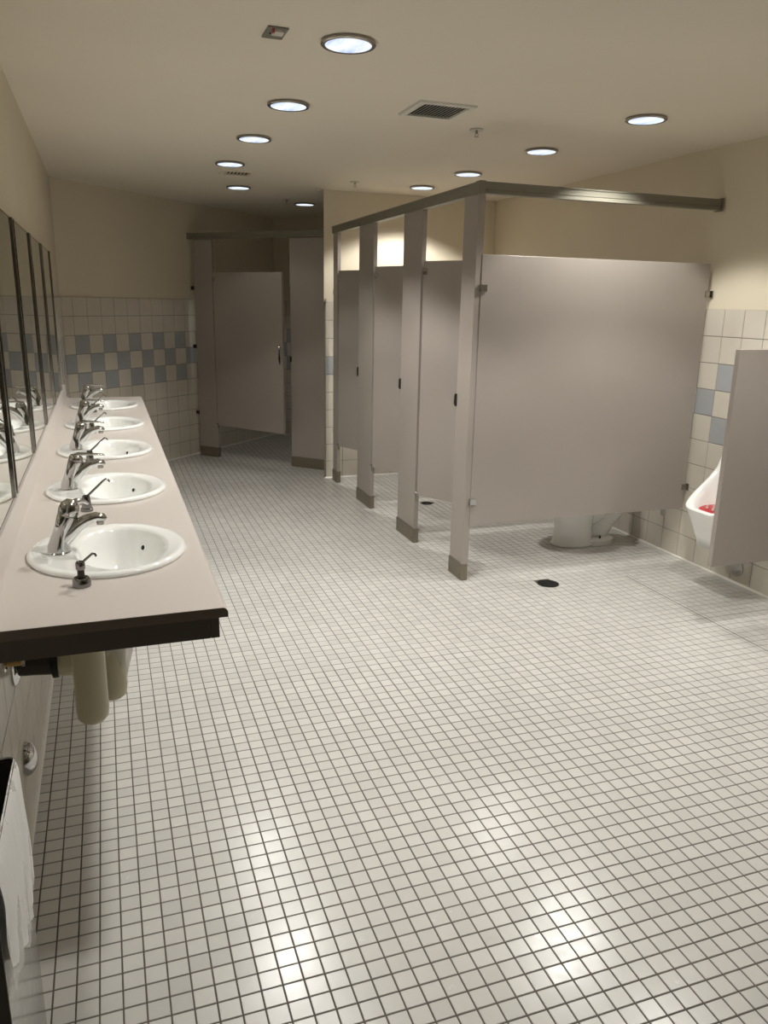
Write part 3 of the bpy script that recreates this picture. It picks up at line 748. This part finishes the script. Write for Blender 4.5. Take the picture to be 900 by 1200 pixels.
# ---------------------------------------------------------------- toilet in the first stall (faces -X, back to the right wall)
TY = 4.33
t = thing('toilet', 'white toilet whose pedestal shows beneath the big side panel', 'toilet', (0, TY, 0))
N = 36
def ell(cx, rx, ry, z, back=None):
    out = []
    for k in range(N):
        a = 2*PI*k/N; x = cx+rx*math.cos(a); 
        if back and x > back: x = back
        out.append((x, ry*math.sin(a), z))
    return out
rg = [ell(3.225, .165, .115, .0005, 3.33), ell(3.225, .165, .115, .012, 3.33), ell(3.225, .148, .104, .03, 3.33), ell(3.222, .138, .10, .10, 3.33), ell(3.215, .14, .105, .17, 3.33), ell(3.20, .165, .125, .24, 3.36),
      ell(3.20, .215, .16, .32, 3.41), ell(3.20, .245, .178, .37), ell(3.20, .25, .182, .385), ell(3.20, .24, .17, .395)]
link('pedestal', rings_mesh(bmesh.new(), rg, capa=True), M_porc, t, smooth=True)
rg = [ell(3.20, .24, .17, .395), ell(3.19, .185, .13, .392), ell(3.19, .165, .115, .35), ell(3.19, .12, .08, .25), ell(3.2, .06, .05, .2)]
link('bowl', rings_mesh(bmesh.new(), rg, capb=True), M_porc, t, smooth=True)
bm = bmesh.new(); rings_mesh(bm, [ell(3.38, .15, .11, .0005, 3.52), ell(3.38, .15, .11, .03, 3.515), ell(3.38, .135, .095, .042, 3.50)], capa=True, capb=True)
autosmooth(link('foot', bm, M_porc, t))
bm = loft(bmesh.new(), [(3.70, 0, .31), (3.62, 0, .30), (3.565, 0, .262), (3.53, -.01, .205), (3.475, -.015, .165), (3.435, -.02, .115), (3.40, -.015, .06), (3.38, 0, .035)], [(.052, .052), (.055, .054), (.06, .054), (.064, .045), (.068, .050), (.068, .042), (.07, .045), (.07, .04)], 22, up=(0, 1, 0))
autosmooth(link('trapway', bm, M_porc, t), 70)
bm = loft(bmesh.new(), [(3.30, -.01, .215), (3.345, -.02, .195), (3.385, -.025, .215), (3.415, -.025, .262), (3.465, -.02, .295), (3.50, -.01, .35)], [(.08, .04), (.078, .034), (.074, .036), (.072, .036), (.072, .04), (.07, .05)], 22, up=(0, 1, 0))
autosmooth(link('trap_bend', bm, M_porc, t), 70)
link('trap_web', bx(3.30, 3.50, -.02, .02, .03, .30, bev=.01), M_porc, t)
autosmooth(link('floor_bolt', lathe(bmesh.new(), [(.007, .04), (.007, .052), (.003, .062)], 10, c=(3.385, -.075)), M_dsteel, t))
bm = bmesh.new(); rings_mesh(bm, [ell(3.20, .245, .178, .397), ell(3.20, .25, .183, .407), ell(3.20, .24, .175, .417), ell(3.20, .17, .115, .415), ell(3.20, .165, .11, .398)])
autosmooth(link('seat', bm, mat('black_seat', (.02, .02, .02), .3), t))
bm = bmesh.new(); rings_mesh(bm, [ell(3.47, .08, .13, .34), ell(3.47, .08, .13, .395)], capa=True, capb=True); autosmooth(link('back_shelf', bm, M_porc, t))
bm = loft(bmesh.new(), [(3.50, 0, .395), (3.50, 0, .62), (3.52, 0, .70), (3.60, 0, .70), (3.705, 0, .70)], [.016, .016, .024, .02, .018], 16); autosmooth(link('flush_valve', bm, M_chrome, t))
t = thing('wall_clip', 'small chrome clip on the tiled wall just under the side panel', 'fitting', (XR, 4.05, .27))
link('plate', bx(-.006, -.0005, -.018, .018, -.035, .035, bev=.002), M_chrome, t)
link('arm', bx(-.05, -.006, -.012, .012, .008, .030, bev=.003), M_dsteel, t)

# ---------------------------------------------------------------- urinal (on right wall) and its screen
UY = 3.365
t = thing('urinal', 'white wall urinal with a red mat, half hidden by the hanging screen', 'urinal', (XR, UY, 0))
N = 64
def uprof(z):   # how far the rim stands from the wall at height z
    pts = [(.44, .345), (.47, .325), (.53, .245), (.60, .150), (.665, .085), (.74, .055), (.85, .045), (1.02, .04)]
    if z <= pts[0][0]: return pts[0][1]
    for (a, b), (c, d_) in zip(pts, pts[1:]):
        if z <= c: return b+(d_-b)*(z-a)/(c-a)
    return pts[-1][1]
def sgnpow(v, p_): return math.copysign(abs(v)**p_, v)
def rimloop(inset, zmin, zmax, hw, dd=0.):
    out = []
    for k in range(N):
        a = 2*PI*k/N; s = math.sin(a); c = math.cos(a)
        uu = (s+1)/2; z = zmin+(zmax-zmin)*uu**1.25
        yy = (hw-inset)*sgnpow(c, .42)*(1-.10*(1-uu))
        out.append((-(uprof(z)+dd-(inset*.9 if uu < .25 else 0)), yy, z))
    return out
outer = rimloop(0, .455, 1.02, .182)
def scaled(loop, fx, fz, zc, hwf, x0=None):
    return [(p[0]*fx if x0 is None else x0, p[1]*hwf, zc+(p[2]-zc)*fz) for p in loop]
body = []
# outer shell: rim -> tapering lower body -> wall
def lower(fr):   # fr 0 at rim, 1 at the bottom
    out = []
    for k in range(N):
        a = 2*PI*k/N; s = math.sin(a); c = math.cos(a); uu = (s+1)/2; low = min(1, max(0, 1.35-uu*2.4))
        p = outer[k]
        z = p[2]-(p[2]-.225)*fr*low if low > 0 else p[2]
        x = p[0]*(1-fr*low*.34)
        yy = p[1]*(1-.10*min(1, fr*1.1)*low)
        out.append((x, yy, z))
    return out
L0 = lower(0); L1 = lower(.35); L2 = lower(.7); L3 = lower(1.)
wallp = [(-.0005, p[1]*.97, p[2] if p[2] > .3 else .225) for p in L3]
rimout = [(p[0]+.004, p[1]*1.01, p[2]-.012) for p in outer]
rings = [wallp, L3, L2, L1, rimout, outer, [(p[0]-.001, p[1]*.985, p[2]+.004) for p in outer]]
inn = rimloop(.026, .462, .99, .182)
rings.append([(p[0], p[1], p[2]+.003) for p in inn])
rings.append([(p[0]*.9 if p[0] < -.08 else p[0]*.8, p[1]*.93, p[2]-.02) for p in inn])
rings.append([(-.035-(-p[0]-.035)*.62 if -p[0] > .035 else -.03, p[1]*.8, .36+(p[2]-.46)*1.05) for p in inn])
rings.append([(-.03-(-p[0]-.03)*.3 if -p[0] > .03 else -.028, p[1]*.4, .345+(p[2]-.46)*.8) for p in inn])
bm = rings_mesh(bmesh.new(), rings, capb=True)
link('bowl', bm, M_porc, t, smooth=True)
# red mat
bm = lathe(bmesh.new(), [(.004, 0), (.09, 0), (.098, .006), (.098, .014), (.088, .018)], 40, capb=False); bmesh.ops.scale(bm, vec=(1.0, 1.25, 1), verts=bm.verts[:])
bmesh.ops.transform(bm, matrix=Matrix.Translation((-.185, 0, .443)) @ Matrix.Rotation(math.radians(-4), 4, 'Y'), verts=bm.verts[:])
tm = thing('urinal_mat', 'bright red rubber splash mat lying in the urinal', 'mat', (XR, UY, 0)); autosmooth(link('mat_disc', bm, M_red, tm))
bm = bmesh.new()
for ix in range(-3, 4):
    for iy in range(-4, 5):
        if (ix+iy) % 2 == 0 and ix*ix/9+iy*iy/20 < 1.05: box(bm, -.185+ix*.024-.0055, -.185+ix*.024+.0055, iy*.024-.0055, iy*.024+.0055, .459, .4625+.0015)
link('mat_studs', bm, M_white, tm)['kind'] = 'stuff'
bm = loft(bmesh.new(), [(-.06, 0, .98), (-.06, 0, 1.12), (-.06, 0, 1.18), (-.002, 0, 1.18)], [.014, .014, .022, .018], 14); autosmooth(link('flush_valve', bm, M_chrome, t))
t = thing('urinal_screen', 'taupe screen hanging off the right wall in front of the urinal', 'partition panel', (3.063, 2.9, 0))
link('board', bx(0, XR-3.063-.02, -PT/2, PT/2, .322, 1.378, bev=.002), M_part, t)
for z in (1.2, .5): bracket(t, XR-3.063-.019, -.018, z, PI)
